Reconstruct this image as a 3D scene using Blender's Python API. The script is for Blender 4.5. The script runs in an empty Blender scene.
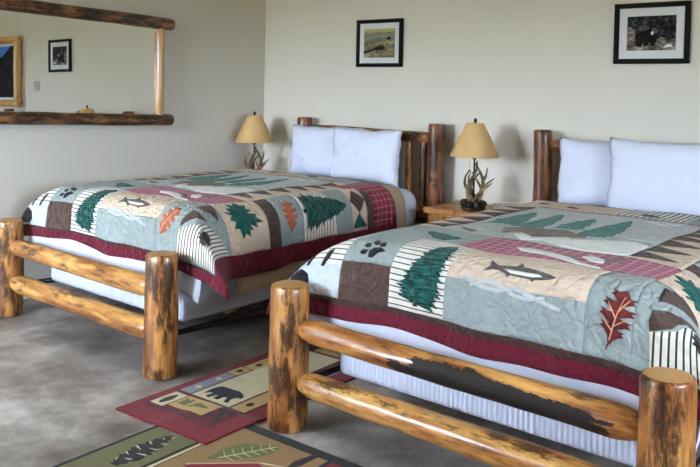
import bpy, bmesh, math, random
from mathutils import Vector, Matrix, noise

random.seed(7)
scene = bpy.context.scene
C = scene.collection
PI = math.pi

# ------------------------------------------------------------------ camera
CAM = (5.3149, -5.1034, 1.5303)
YAW, PITCH, ROLL, FPX, PPY = -0.6986, 0.0323, 0.0192, 801.6, 113.07
F = Vector((math.sin(YAW)*math.cos(PITCH), math.cos(YAW)*math.cos(PITCH), -math.sin(PITCH)))
R0 = Vector((math.cos(YAW), -math.sin(YAW), 0))
U0 = R0.cross(F)
Rv = R0*math.cos(ROLL)+U0*math.sin(ROLL)
Uv = -R0*math.sin(ROLL)+U0*math.cos(ROLL)
cd = bpy.data.cameras.new('camera')
cam = bpy.data.objects.new('camera', cd)
C.objects.link(cam)
cd.sensor_width = 36
cd.lens = FPX/700*36
cd.shift_y = -(233.5-PPY)/700
cd.clip_start = .02
M = Matrix((Rv, Uv, -F)).transposed().to_4x4()
M.translation = Vector(CAM)
cam.matrix_world = M
scene.camera = cam

# ------------------------------------------------------------------ world, light, exposure
W = bpy.data.worlds.new('world')
scene.world = W
W.use_nodes = True
bg = W.node_tree.nodes['Background']
# overcast sky above the horizon, dull grass below it
wt = W.node_tree
tcw = wt.nodes.new('ShaderNodeTexCoord'); spw = wt.nodes.new('ShaderNodeSeparateXYZ')
rw = wt.nodes.new('ShaderNodeValToRGB')
mpw = wt.nodes.new('ShaderNodeMapRange'); mpw.inputs[1].default_value = -1; mpw.inputs[2].default_value = 1
wt.links.new(tcw.outputs['Generated'], spw.inputs[0]); wt.links.new(spw.outputs[2], mpw.inputs[0]); wt.links.new(mpw.outputs[0], rw.inputs[0])
rw.color_ramp.elements[0].position = .49; rw.color_ramp.elements[0].color = (.20, .21, .14, 1)
rw.color_ramp.elements[1].position = .51; rw.color_ramp.elements[1].color = (.74, .87, 1.0, 1)
wt.links.new(rw.outputs[0], bg.inputs[0])
bg.inputs[1].default_value = 56.0
vs = scene.view_settings
vs.view_transform = 'Standard'
vs.look = 'None'
vs.gamma = 1
vs.use_curve_mapping = False
vs.exposure = 0.0

ROOM_X, ROOM_Y, ROOM_Z = 6.7, -6.4, 2.75
# windows: (wall, lo, hi, z0, z1)
WIN_FRONT = (.2, 1.8, .85, 2.45)        # x range on the front wall, behind the camera to its left
WIN_RIGHT = (-3.7, -2.5, 1.2, 2.25)      # y range on the right wall
def portal(name, loc, rot, sx, sy):
    l = bpy.data.lights.new(name, 'AREA')
    l.shape = 'RECTANGLE'; l.size = sx; l.size_y = sy
    l.cycles.is_portal = True
    o = bpy.data.objects.new(name, l); C.objects.link(o)
    o.location = loc; o.rotation_euler = rot
portal('daylight_portal', ((WIN_FRONT[0]+WIN_FRONT[1])/2, ROOM_Y-.14, (WIN_FRONT[2]+WIN_FRONT[3])/2), (PI/2, 0, PI), WIN_FRONT[1]-WIN_FRONT[0], WIN_FRONT[3]-WIN_FRONT[2])
portal('daylight_portal', (ROOM_X+.14, (WIN_RIGHT[0]+WIN_RIGHT[1])/2, (WIN_RIGHT[2]+WIN_RIGHT[3])/2), (0, PI/2, 0), WIN_RIGHT[3]-WIN_RIGHT[2], WIN_RIGHT[1]-WIN_RIGHT[0])

# ------------------------------------------------------------------ materials
def lin(c):
    return tuple(((v/255)/12.92 if v/255 <= .04045 else ((v/255+.055)/1.055)**2.4) for v in c)+(1,)
class NT:
    def __init__(s, name):
        s.m = bpy.data.materials.new(name); s.m.use_nodes = True
        s.t = s.m.node_tree; s.b = s.t.nodes['Principled BSDF']
    def n(s, ty, **k):
        o = s.t.nodes.new(ty)
        for a, v in k.items(): setattr(o, a, v)
        return o
    def l(s, a, b): s.t.links.new(a, b)
    def math(s, op, a, b=None, c=None):
        o = s.n('ShaderNodeMath', operation=op)
        for i, v in enumerate((a, b, c)):
            if v is None: continue
            if isinstance(v, (int, float)): o.inputs[i].default_value = v
            else: s.l(v, o.inputs[i])
        return o.outputs[0]
    def mix(s, f, a, b):
        o = s.n('ShaderNodeMix', data_type='RGBA')
        for i, v in ((0, f), (6, a), (7, b)):
            if isinstance(v, (int, float)): o.inputs[i].default_value = v
            elif isinstance(v, tuple): o.inputs[i].default_value = v
            else: s.l(v, o.inputs[i])
        return o.outputs[2]
    def ramp(s, f, stops):
        o = s.n('ShaderNodeValToRGB'); e = o.color_ramp.elements
        while len(e) < len(stops): e.new(.5)
        for i, (p, c) in enumerate(stops): e[i].position = p; e[i].color = c
        s.l(f, o.inputs[0]); return o.outputs[0]
    def noise(s, vec, scale, detail=4, rough=.55):
        o = s.n('ShaderNodeTexNoise'); o.inputs['Scale'].default_value = scale
        o.inputs['Detail'].default_value = detail; o.inputs['Roughness'].default_value = rough
        if vec is not None: s.l(vec, o.inputs['Vector'])
        return o.outputs['Fac']
    def bump(s, h, strength, dist=.01):
        o = s.n('ShaderNodeBump'); o.inputs['Strength'].default_value = strength; o.inputs['Distance'].default_value = dist
        s.l(h, o.inputs['Height']); s.l(o.outputs[0], s.b.inputs['Normal'])
    def coord(s, which='Object', scale=(1, 1, 1), rnd=False):
        tc = s.n('ShaderNodeTexCoord'); mp = s.n('ShaderNodeMapping')
        mp.inputs['Scale'].default_value = scale
        s.l(tc.outputs[which], mp.inputs['Vector'])
        if rnd:
            oi = s.n('ShaderNodeObjectInfo')
            v = s.n('ShaderNodeVectorMath', operation='SCALE'); v.inputs[0].default_value = (3.1, 7.7, 11.3)
            s.l(oi.outputs['Random'], v.inputs['Scale']); s.l(v.outputs[0], mp.inputs['Location'])
        return mp.outputs[0]
    def col(s, c):
        if isinstance(c, tuple): s.b.inputs['Base Color'].default_value = c
        else: s.l(c, s.b.inputs['Base Color'])
    def set(s, rough=.6, spec=.4, coat=0, sheen=0):
        s.b.inputs['Roughness'].default_value = rough
        s.b.inputs['Specular IOR Level'].default_value = spec
        s.b.inputs['Coat Weight'].default_value = coat
        s.b.inputs['Coat Roughness'].default_value = .15
        s.b.inputs['Sheen Weight'].default_value = sheen

def plain(name, c, rough=.6, spec=.4, var=.12, scale=20):
    t = NT(name); v = t.coord()
    f = t.noise(v, scale)
    c = lin(c); d = tuple(x*(1-var) for x in c[:3])+(1,)
    t.col(t.mix(f, d, c)); t.set(rough, spec); return t.m

def wall_mat(name, c):
    t = NT(name); v = t.coord()
    f = t.noise(v, 1.3, 3); g = t.noise(v, 90, 3)
    c = lin(c); d = tuple(x*.95 for x in c[:3])+(1,)
    t.col(t.mix(f, d, c)); t.set(.75, .25); t.bump(g, .12, .004); return t.m

def concrete():
    t = NT('stained_concrete'); v = t.coord()
    f = t.noise(v, 1.9, 9, .68); g = t.noise(v, 7, 8, .7); h = t.noise(v, 60, 4)
    a = t.ramp(f, [(.36, lin((96, 89, 86))), (.5, lin((146, 139, 135))), (.64, lin((192, 187, 184)))])
    b = t.mix(t.math('MULTIPLY', t.ramp(g, [(.45, (0, 0, 0, 1)), (.75, (1, 1, 1, 1))]), .45), a, lin((98, 86, 74)))
    sc = t.ramp(t.noise(v, 3.2, 8, .7), [(.60, (0, 0, 0, 1)), (.70, (1, 1, 1, 1))])
    b = t.mix(t.math('MULTIPLY', sc, .35), b, lin((165, 160, 155)))
    t.col(b); t.set(.5, .4)
    t.l(t.math('MULTIPLY_ADD', g, .3, .2), t.b.inputs['Roughness'])
    t.bump(h, .08, .003); return t.m

def wood(name, light, mid, dark, patch=.5, rough=.38, coat=.45, stretch=.16, scale=9, patchcol=None, bark=None):
    """peeled, varnished log: streaks along local Z, dark inner-bark patches"""
    t = NT(name)
    v = t.coord('Object', (1, 1, stretch), True)
    f = t.math('ADD', t.math('MULTIPLY', t.noise(v, scale*1.1, 6, .65), .62), t.math('MULTIPLY', t.noise(v, scale*4.5, 5, .6), .38))
    base = t.ramp(f, [(.36, lin(dark)), (.46, lin(mid)), (.56, lin(light)), (.66, lin(tuple(min(255, int(x*1.08)) for x in light)))])
    v2 = t.coord('Object', (1, 1, .30), True)
    p = t.noise(v2, 10, 9, .74)
    pm = t.ramp(p, [(patch, (0, 0, 0, 1)), (patch+.07, (1, 1, 1, 1))])
    out = t.mix(t.math('MULTIPLY', pm, .88), base, lin(patchcol or tuple(int(x*.55) for x in dark)))
    kn = t.n('ShaderNodeTexVoronoi'); kn.inputs['Scale'].default_value = 6.5
    t.l(t.coord('Object', (1, 1, .7), True), kn.inputs['Vector'])
    km = t.ramp(kn.outputs['Distance'], [(.06, (1, 1, 1, 1)), (.16, (0, 0, 0, 1))])
    out = t.mix(t.math('MULTIPLY', km, .8), out, lin(tuple(int(x*.6) for x in dark)))
    if bark:                                  # a long strip of bark left on: angle range + z range
        tc = t.n('ShaderNodeTexCoord'); sp = t.n('ShaderNodeSeparateXYZ'); t.l(tc.outputs['Object'], sp.inputs[0])
        a0, z0, z1 = bark
        d = t.math('ADD', t.math('MULTIPLY', sp.outputs[0], math.cos(a0)*18), t.math('MULTIPLY', sp.outputs[1], math.sin(a0)*18))
        zf = t.math('POWER', t.math('ABSOLUTE', t.math('DIVIDE', t.math('SUBTRACT', sp.outputs[2], (z0+z1)/2), (z1-z0)/2)), 3)
        e = t.math('ADD', d, t.math('MULTIPLY', t.math('SUBTRACT', t.noise(v2, 8, 8, .72), .5), 4.2))
        e = t.math('SUBTRACT', e, t.math('MULTIPLY', zf, .9))
        bm_ = t.math('GREATER_THAN', e, .42)
        bc = t.ramp(t.noise(v, 14, 5), [(.38, lin((9, 6, 5))), (.7, lin((38, 25, 18)))])
        out = t.mix(bm_, out, bc)
        t.barkmask = bm_
    t.col(out); t.set(rough, .45, coat)
    if bark:
        t.l(t.math('SUBTRACT', coat, t.math('MULTIPLY', t.barkmask, coat)), t.b.inputs['Coat Weight'])
        t.l(t.math('MULTIPLY_ADD', t.barkmask, .35, rough), t.b.inputs['Roughness'])
    t.bump(f, .45, .012); return t.m

def endgrain(name, c1, c2):
    t = NT(name); v = t.coord('Object', (1, 1, .02), True)
    w = t.n('ShaderNodeTexWave', wave_type='RINGS', rings_direction='Z'); w.inputs['Scale'].default_value = 28
    w.inputs['Distortion'].default_value = 3; w.inputs['Detail'].default_value = 3
    t.l(t.coord(), w.inputs['Vector'])
    a = t.mix(t.math('MULTIPLY', w.outputs['Fac'], .5), lin(c1), lin(c2))
    t.col(t.mix(t.math('MULTIPLY', t.noise(v, 16, 4), .5), a, lin(c2))); t.set(.42, .4, .3); return t.m

def fabric(name, c, kind=None, c2=None, period=.03, duty=.22, quilt=.5, axis=1, var=.12):
    t = NT(name)
    tc = t.n('ShaderNodeTexCoord'); uv = tc.outputs['UV']
    col = lin(c)
    sp = t.n('ShaderNodeSeparateXYZ'); t.l(uv, sp.inputs[0])
    if kind == 'stripe':
        fr = t.math('FRACT', t.math('DIVIDE', sp.outputs[axis], period))
        base = t.mix(t.math('LESS_THAN', fr, duty), col, lin(c2))
    elif kind == 'plaid':
        fx = t.math('FRACT', t.math('DIVIDE', sp.outputs[0], period)); fy = t.math('FRACT', t.math('DIVIDE', sp.outputs[1], period))
        a = t.math('LESS_THAN', fx, duty); b = t.math('LESS_THAN', fy, duty)
        base = t.mix(t.math('MULTIPLY', t.math('ADD', a, b), .5), col, lin(c2))
        base = t.mix(t.math('MULTIPLY', t.math('MAXIMUM', a, b), .35), base, lin(c2))
    elif kind == 'ruffle':
        mp = t.n('ShaderNodeMapping'); mp.inputs['Scale'].default_value = (16, 16, 16); mp.inputs['Scale'].default_value[axis] = 95; t.l(uv, mp.inputs['Vector'])
        base = t.ramp(t.noise(mp.outputs[0], 1, 4), [(.36, lin(c2)), (.5, col), (.68, lin(tuple(min(255, int(x*1.5)) for x in c)))])
    else:
        base = col
    mott = t.noise(uv, 22, 5, .65)
    d = t.mix(t.math('MULTIPLY', t.ramp(mott, [(.35, (1, 1, 1, 1)), (.65, (0, 0, 0, 1))]), var), base, (.0, .0, .0, 1))
    t.col(d); t.set(.85, .15, 0, .12)
    if quilt:
        vo = t.n('ShaderNodeTexVoronoi', feature='DISTANCE_TO_EDGE'); vo.inputs['Scale'].default_value = 20
        nz = t.n('ShaderNodeTexNoise'); nz.inputs['Scale'].default_value = 14; t.l(uv, nz.inputs['Vector'])
        mx = t.n('ShaderNodeMix', data_type='VECTOR'); mx.inputs[0].default_value = .08
        t.l(uv, mx.inputs[4]); t.l(nz.outputs['Color'], mx.inputs[5]); t.l(mx.outputs[1], vo.inputs['Vector'])
        h = t.ramp(vo.outputs['Distance'], [(0, (0, 0, 0, 1)), (.28, (1, 1, 1, 1))])
        t.bump(h, quilt, .014)
    return t.m

def cloth(name, c, bump=.25, rib=0):
    t = NT(name); v = t.coord()
    t.col(lin(c)); t.set(.85, .15, 0, .15)
    h = t.noise(v, 7, 3)
    if rib:
        w = t.n('ShaderNodeTexWave', wave_type='BANDS', bands_direction='X'); w.inputs['Scale'].default_value = rib
        w.inputs['Distortion'].default_value = 1.0; w.inputs['Detail'].default_value = 1
        t.l(v, w.inputs['Vector']); h = t.math('ADD', w.outputs['Fac'], t.math('MULTIPLY', h, .6))
    t.bump(h, bump, .02); return t.m

M_ = {}
M_['wall'] = wall_mat('cream_wall_paint', (225, 219, 210))
M_['ceil'] = wall_mat('ceiling_paint', (226, 220, 206))
M_['dim_wall'] = wall_mat('dark_unseen_wall_brown', (104, 76, 54))  # dark tone invented for the unseen walls to cut their bounce light
M_['floor'] = concrete()
M_['pine'] = wood('varnished_pine_log', (216, 164, 94), (168, 108, 52), (92, 48, 20), .53)
M_['pine_bark'] = wood('varnished_pine_log_with_bark', (214, 160, 90), (164, 102, 48), (88, 44, 18), .53, bark=(-1.15, .42, 1.45))
M_['pine_post'] = wood('varnished_pine_post', (198, 140, 76), (142, 84, 40), (70, 36, 17), .49)
M_['headlog'] = wood('dark_varnished_log', (152, 94, 56), (98, 54, 31), (48, 24, 14), .49)
M_['mirlog'] = wood('dark_peeled_log', (148, 100, 60), (66, 37, 21), (34, 18, 11), .47, stretch=.3, scale=13)
M_['mirpost'] = wood('pale_peeled_pole', (208, 170, 128), (186, 142, 100), (146, 100, 62), .66)
M_['goldlog'] = wood('golden_peeled_log', (214, 172, 104), (190, 140, 74), (140, 92, 40), .64)
M_['end'] = endgrain('log_end_grain', (208, 160, 96), (150, 96, 46))
M_['enddark'] = endgrain('dark_log_end_grain', (120, 72, 40), (70, 38, 20))
M_['nswood'] = wood('nightstand_pine', (206, 146, 84), (176, 116, 60), (128, 76, 36), .64, stretch=1)
M_['mattress'] = cloth('white_sheet_cotton', (222, 228, 250), .2)
M_['boxspring'] = cloth('white_ribbed_box_spring_cover', (220, 226, 248), .35, rib=14)
M_['pillow'] = cloth('white_pillowcase_cotton', (216, 221, 242), .45)
M_['blanket'] = cloth('beige_blanket_wool', (184, 162, 142), .15)
M_['black'] = plain('black_frame_lacquer', (14, 13, 13), .6, .12)
M_['mat'] = plain('white_picture_mat', (226, 226, 232), .8, .2, .03)
M_['switch'] = plain('white_switch_plastic', (168, 168, 162), .4)
M_['cord'] = plain('white_cord_plastic', (228, 226, 222), .4)
M_['bronze'] = plain('dark_bronze', (38, 27, 20), .4, .5, .3)
M_['chain'] = plain('brass_pull_chain', (150, 120, 70), .3)
def antler_mat():
    t = NT('antler'); v = t.coord('Object', (1, 1, 1), True)
    f = t.noise(v, 16, 5)
    t.col(t.ramp(f, [(.32, lin((48, 34, 24))), (.50, lin((104, 82, 52))), (.68, lin((164, 140, 100)))])); t.set(.45, .4); t.bump(f, .3, .004); return t.m
M_['antler'] = antler_mat()
def shade_mat():
    t = NT('tan_paper_lampshade'); v = t.coord()
    f = t.noise(v, 14, 5)
    t.col(t.mix(f, lin((202, 162, 106)), lin((216, 182, 130)))); t.set(.8, .15)
    t.b.inputs['Subsurface Weight'].default_value = 0
    return t.m
M_['shade'] = shade_mat()
def glossy():
    t = NT('mirror_silver')
    t.b.inputs['Metallic'].default_value = 1; t.b.inputs['Roughness'].default_value = .015
    t.b.inputs['Base Color'].default_value = (.93, .95, .94, 1); return t.m
M_['mirror'] = glossy()
def pane():
    t = NT('window_glass'); t.t.nodes.remove(t.b)
    a = t.n('ShaderNodeBsdfTransparent'); b = t.n('ShaderNodeBsdfGlossy'); b.inputs['Roughness'].default_value = .02
    m = t.n('ShaderNodeMixShader'); m.inputs[0].default_value = .06
    t.l(a.outputs[0], m.inputs[1]); t.l(b.outputs[0], m.inputs[2])
    t.l(m.outputs[0], t.t.nodes['Material Output'].inputs[0]); return t.m
M_['glass'] = pane()
M_['trim'] = plain('white_window_paint', (226, 224, 216), .5)

# quilt fabrics
M_['q_burg'] = fabric('burgundy_cotton', (108, 26, 48), var=.25, quilt=.45)
M_['q_blue'] = fabric('pale_blue_cotton', (158, 169, 170), quilt=.6)
M_['q_white'] = fabric('bluish_white_cotton', (206, 216, 224), quilt=.4)
M_['q_brown'] = fabric('brown_cotton', (92, 72, 66), var=.3, quilt=.75)
M_['q_brown_dark'] = fabric('dark_brown_cotton', (72, 50, 48), var=.3, quilt=.5)
M_['q_beige'] = fabric('beige_cotton', (220, 198, 178), var=.08, quilt=.6)
M_['q_grey'] = fabric('silver_grey_cotton', (200, 205, 210), var=.16)
M_['q_snow'] = fabric('off_white_mottled_cotton', (196, 206, 208), var=.35)
M_['q_stripe_t'] = fabric('ticking_stripe_cotton', (232, 228, 220), 'stripe', (52, 44, 44), .026, .19, .3, 1)
M_['q_stripe_s'] = fabric('ticking_stripe_cotton_lengthwise', (230, 226, 216), 'stripe', (60, 52, 50), .021, .30, .3, 0)
M_['q_stripe_w'] = fabric('wide_ticking_stripe_cotton', (230, 226, 216), 'stripe', (70, 60, 56), .034, .34, .3, 0)
M_['q_plaid'] = fabric('rose_plaid_cotton', (158, 62, 92), 'plaid', (210, 152, 172), .048, .2, .3)
M_['q_plaid_dark'] = fabric('burgundy_plaid_cotton', (140, 44, 66), 'plaid', (202, 140, 152), .045, .16, .3)
M_['q_teal'] = fabric('teal_green_applique', (34, 104, 98), var=.45, quilt=.5)
M_['q_teal_light'] = fabric('sea_green_applique', (72, 134, 128), var=.4, quilt=.5)
M_['q_green'] = fabric('dark_green_tree_applique', (28, 82, 78), 'ruffle', (10, 34, 34), quilt=.9, var=.2)
M_['q_green_s'] = fabric('dark_green_tree_applique_sideways', (28, 82, 78), 'ruffle', (10, 34, 34), quilt=.9, axis=1, var=.2)
M_['q_orange'] = fabric('rust_orange_applique', (198, 110, 76), var=.35)
M_['q_maroon'] = fabric('dark_red_leaf_applique', (118, 46, 44), var=.4)
M_['q_vein'] = fabric('pale_leaf_vein', (222, 160, 132), var=.1, quilt=0)
M_['q_black'] = fabric('black_applique', (34, 32, 38), var=.2, quilt=.2)
M_['q_taupe'] = fabric('taupe_applique', (128, 110, 98), var=.3)
M_['q_fish'] = fabric('grey_fish_applique', (98, 90, 86), var=.5, quilt=.2)
M_['q_wave'] = fabric('pale_grey_ribbon', (196, 202, 206), var=.12, quilt=.2)
M_['q_cone'] = fabric('dark_pine_cone_applique', (70, 64, 60), 'ruffle', (14, 12, 14), quilt=.5, var=.3)
M_['q_cream'] = fabric('white_applique', (232, 232, 232), var=.1, quilt=.2)

# rug yarns
def yarn(name, c, var=.25):
    t = NT(name); v = t.coord()
    g = t.noise(v, 160, 3); f = t.noise(v, 14, 4)
    c = lin(c); d = tuple(x*(1-var) for x in c[:3])+(1,)
    t.col(t.mix(t.math('MULTIPLY', t.math('ADD', f, g), .5), d, c)); t.set(.95, .1, 0, .1); t.bump(g, .5, .004); return t.m
for k, c in dict(y_burg=(120, 18, 34), y_tan=(186, 152, 100), y_cream=(206, 194, 160), y_blue=(138, 140, 156), y_green=(98, 104, 52), y_olive=(104, 99, 64), y_black=(26, 24, 26), y_navy=(24, 28, 44), y_dred=(84, 14, 26), y_line=(198, 184, 150), y_check=(198, 190, 156), y_brown=(146, 113, 72), y_red=(124, 24, 34)).items():
    M_[k] = yarn('rug_yarn_'+k[2:], c)

# ------------------------------------------------------------------ object helpers
def link(o, parent=None):
    C.objects.link(o)
    if parent: o.parent = parent
    return o
def tag(o, label, cat, group=None):
    o['label'] = label; o['category'] = cat
    if group: o['group'] = group
    return o
def thing(name, label, cat, loc=(0, 0, 0), rz=0, group=None):
    o = bpy.data.objects.new(name, None); o.empty_display_size = .1
    link(o); o.location = loc; o.rotation_euler = (0, 0, rz)
    return tag(o, label, cat, group)
def meshobj(name, bm, mats, parent=None, smooth=False):
    me = bpy.data.meshes.new(name); bm.normal_update(); bm.to_mesh(me); bm.free()
    if not isinstance(mats, (list, tuple)): mats = [mats]
    for m in mats: me.materials.append(M_[m])
    if smooth:
        for p in me.polygons: p.use_smooth = True
    return link(bpy.data.objects.new(name, me), parent)
def box_bm(bm, c, s, bev=0):
    r = bmesh.ops.create_cube(bm, size=1)
    bmesh.ops.scale(bm, vec=s, verts=r['verts']); bmesh.ops.translate(bm, vec=c, verts=r['verts'])
    if bev:
        ed = list({e for v in r['verts'] for e in v.link_edges})
        bmesh.ops.bevel(bm, geom=ed, offset=bev, segments=2, affect='EDGES', profile=.5)
def box(name, lo, hi, mat, parent=None, bev=0):
    bm = bmesh.new()
    box_bm(bm, [(a+b)/2 for a, b in zip(lo, hi)], [b-a for a, b in zip(lo, hi)], bev)
    return meshobj(name, bm, mat, parent)
def structure(o): o['kind'] = 'structure'; return o

def log(name, p0, p1, r0, r1, mat, parent, endmat='end', wob=.06, taper=0, seg=24, bev=.012, seed=None):
    """an irregular log from p0 to p1, built along its own Z axis; taper = length of a rounded tenon at both ends"""
    p0 = Vector(p0); p1 = Vector(p1); L = (p1-p0).length
    sd = random.random()*50 if seed is None else seed
    zs = []
    def add(z, k): zs.append((z, k))
    if taper:
        for z, k in ((0, .52), (taper*.12, .66), (taper*.35, .82), (taper*.65, .94), (taper, 1)): add(z, k)
    else:
        add(0, 1-bev/r0*.9); add(bev*.3, 1-bev/r0*.35); add(bev, 1)
    n = max(6, int(L/.06)); z0, z1 = zs[-1][0], L-zs[-1][0]
    ends = [(L-z, k) for z, k in zs[::-1]]
    for i in range(1, n): add(z0+(z1-z0)*i/n, 1)
    zs += ends
    bm = bmesh.new(); rings = []
    for z, k in zs:
        ring = []
        f = z/L
        for j in range(seg):
            a = 2*PI*j/seg
            r = (r0+(r1-r0)*f)*k
            q = Vector((math.cos(a)*1.3, math.sin(a)*1.3, z*2.2+sd))
            r *= 1+wob*noise.noise(q)+wob*.6*noise.noise(q*2.9)
            ox = .006*noise.noise(Vector((z*1.3, sd, 3))); oy = .006*noise.noise(Vector((z*1.3, sd, 9)))
            ring.append(bm.verts.new((math.cos(a)*r+ox, math.sin(a)*r+oy, z)))
        rings.append(ring)
    for a, b in zip(rings, rings[1:]):
        for j in range(seg):
            bm.faces.new((a[j], a[(j+1) % seg], b[(j+1) % seg], b[j])).smooth = True
    c0 = bm.faces.new(rings[0][::-1]); c1 = bm.faces.new(rings[-1])
    c0.material_index = c1.material_index = 1
    o = meshobj(name, bm, [mat, endmat], parent)
    zq = (p1-p0).normalized()
    o.rotation_mode = 'QUATERNION'
    o.rotation_quaternion = Vector((0, 0, 1)).rotation_difference(zq)
    o.location = p0
    return o

def tube_bm(bm, pts, rad, seg=10, caps=True):
    pts = [Vector(p) for p in pts]; rings = []
    up = Vector((.13, .21, 1)).normalized()
    for i, p in enumerate(pts):
        d = (pts[min(i+1, len(pts)-1)]-pts[max(i-1, 0)]).normalized()
        s = d.cross(up)
        if s.length < 1e-3: s = d.cross(Vector((1, 0, 0)))
        s.normalize(); t = s.cross(d)
        r = rad[i] if isinstance(rad, (list, tuple)) else rad
        rings.append([bm.verts.new(p+s*math.cos(2*PI*j/seg)*r+t*math.sin(2*PI*j/seg)*r) for j in range(seg)])
    for a, b in zip(rings, rings[1:]):
        for j in range(seg): bm.faces.new((a[j], a[(j+1) % seg], b[(j+1) % seg], b[j])).smooth = True
    if caps:
        bm.faces.new(rings[0][::-1]); bm.faces.new(rings[-1])
def catmull(P, n=6):
    P = [Vector(p) for p in P]; P = [P[0]*2-P[1]]+P+[P[-1]*2-P[-2]]; out = []
    for i in range(1, len(P)-2):
        for k in range(n):
            t = k/n; a, b, c, d = P[i-1:i+3]
            out.append(.5*((2*b)+(c-a)*t+(2*a-5*b+4*c-d)*t*t+(3*b-a-3*c+d)*t**3))
    out.append(P[-2]); return out
def lathe_bm(bm, prof, seg=32, cap=True):
    rings = [[bm.verts.new((r*math.cos(2*PI*j/seg), r*math.sin(2*PI*j/seg), z)) for j in range(seg)] for r, z in prof]
    for a, b in zip(rings, rings[1:]):
        for j in range(seg): bm.faces.new((a[j], a[(j+1) % seg], b[(j+1) % seg], b[j])).smooth = True
    if cap: bm.faces.new(rings[0][::-1]); bm.faces.new(rings[-1])

# ------------------------------------------------------------------ the room
structure(box('floor', (-.15, ROOM_Y-.15, -.1), (ROOM_X+.15, .15, 0), 'floor'))
structure(box('ceiling', (-.15, ROOM_Y-.15, ROOM_Z), (ROOM_X+.15, .15, ROOM_Z+.1), 'ceil'))
structure(box('wall_back', (0, 0, 0), (ROOM_X, .15, ROOM_Z), 'wall'))
structure(box('wall_left', (-.15, ROOM_Y, 0), (0, .15, ROOM_Z), 'wall'))
def wall_with_hole(name, axis, lo, hi, w0, w1, zz0, zz1, d0, d1, mat='wall'):
    bm = bmesh.new()
    def seg(a, b, z0, z1):
        if axis == 'y': l, h = (d0, a, z0), (d1, b, z1)
        else: l, h = (a, d0, z0), (b, d1, z1)
        box_bm(bm, [(p+q)/2 for p, q in zip(l, h)], [q-p for p, q in zip(l, h)])
    seg(lo, w0, 0, ROOM_Z); seg(w1, hi, 0, ROOM_Z); seg(w0, w1, 0, zz0); seg(w0, w1, zz1, ROOM_Z)
    return structure(meshobj(name, bm, mat))
wall_with_hole('wall_front', 'x', 0, ROOM_X, *WIN_FRONT, ROOM_Y-.15, ROOM_Y, 'dim_wall')
wall_with_hole('wall_right', 'y', ROOM_Y, .15, *WIN_RIGHT, ROOM_X, ROOM_X+.15, 'dim_wall')
def window(name, axis, w, d):
    a, b, z0, z1 = w
    bm = bmesh.new()
    def bar(p, q, y0, y1):
        l, h = ((d-.03, p, y0), (d+.03, q, y1)) if axis == 'y' else ((p, d-.03, y0), (q, d+.03, y1))
        box_bm(bm, [(m+n)/2 for m, n in zip(l, h)], [n-m for m, n in zip(l, h)])
    t = .05; m = (a+b)/2
    bar(a, a+t, z0, z1); bar(b-t, b, z0, z1); bar(a+t, b-t, z0, z0+t); bar(a+t, b-t, z1-t, z1); bar(m-.025, m+.025, z0+t, z1-t)
    o = structure(meshobj(name, bm, 'trim'))
    for p, q in ((a+t, m-.025), (m+.025, b-t)):
        l, h = ((d-.003, p, z0+t), (d+.003, q, z1-t)) if axis == 'y' else ((p, d-.003, z0+t), (q, d+.003, z1-t))
        box('pane', l, h, 'glass', o)
window('window_1', 'x', WIN_FRONT, ROOM_Y-.07)
window('window_2', 'y', WIN_RIGHT, ROOM_X+.07)

# ------------------------------------------------------------------ log beds
def log_bed(label, fl, fr, hl, hr, zfl, zfr, bark):
    yf, yh = -2.54, -.125
    b = thing('log_bed', label, 'bed', ((fl+fr)/2, -1.33, 0), 0, 'pine log beds')
    ox, oy = (fl+fr)/2, -1.33
    P = lambda x, y, z: (x-ox, y-oy, z)
    log('foot_post', P(fl, yf, 0), P(fl, yf, zfl), .092, .086, 'pine_post', b, wob=.07)
    log('foot_post', P(fr, yf, 0), P(fr, yf, zfr), .090, .084, 'pine_post', b, wob=.07)
    log('foot_rail', P(fl+.075, yf, .458), P(fr-.07, yf, .452), .054, .058, 'pine_bark' if bark else 'pine', b, taper=.10, wob=.09)
    log('foot_rail', P(fl+.075, yf, .222), P(fr-.07, yf, .222), .056, .058, 'pine', b, taper=.10, wob=.08)
    log('head_post', P(hl, yh, 0), P(hl, yh, 1.268), .066, .062, 'headlog', b, 'enddark')
    log('head_post', P(hr, yh, 0), P(hr, yh, 1.27), .066, .062, 'headlog', b, 'enddark')
    log('head_rail', P(hl+.05, yh, 1.168), P(hr-.05, yh, 1.168), .042, .042, 'headlog', b, 'enddark', taper=.05)
    log('head_rail', P(hl+.05, yh, .56), P(hr-.05, yh, .56), .042, .042, 'headlog', b, 'enddark', taper=.05)
    n = 9
    for i in range(n):
        x = hl+(hr-hl)*(i+1.05)/(n+.9)
        log('spindle', P(x, yh, .585), P(x, yh, 1.145), .026, .026, 'pine_post', b, 'enddark', seg=14, taper=.04)
    for a, c, g in ((fl, hl, 1), (fr, hr, -1)):       # dark steel side rails
        bm = bmesh.new()
        tube_bm(bm, [P(a+g*.03, yf+.06, .19), P(c+g*.03, yh-.04, .19)], .018, 4)
        meshobj('side_rail', bm, 'bronze', b)
    for y in (-2.0, -1.33, -.65):       # cross slats that carry the box spring
        bm = bmesh.new()
        xa = fl+(hl-fl)*((y-yf)/(yh-yf)); xb = fr+(hr-fr)*((y-yf)/(yh-yf))
        box_bm(bm, P((xa+xb)/2, y, .2175), (xb-xa-.16, .09, .02), .004)
        meshobj('slat', bm, 'nswood', b)
    return b
BED = {1: (.269, 1.897, .625, 1.982), 2: (2.83, 4.49, 2.842, 4.50)}
log_bed('pine log bed nearer the mirror, its footboard rails clean and unmarked', *BED[1], .625, .645, False)
log_bed('pine log bed in the right foreground with black bark on its upper foot rail', *BED[2], .645, .645, True)

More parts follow.
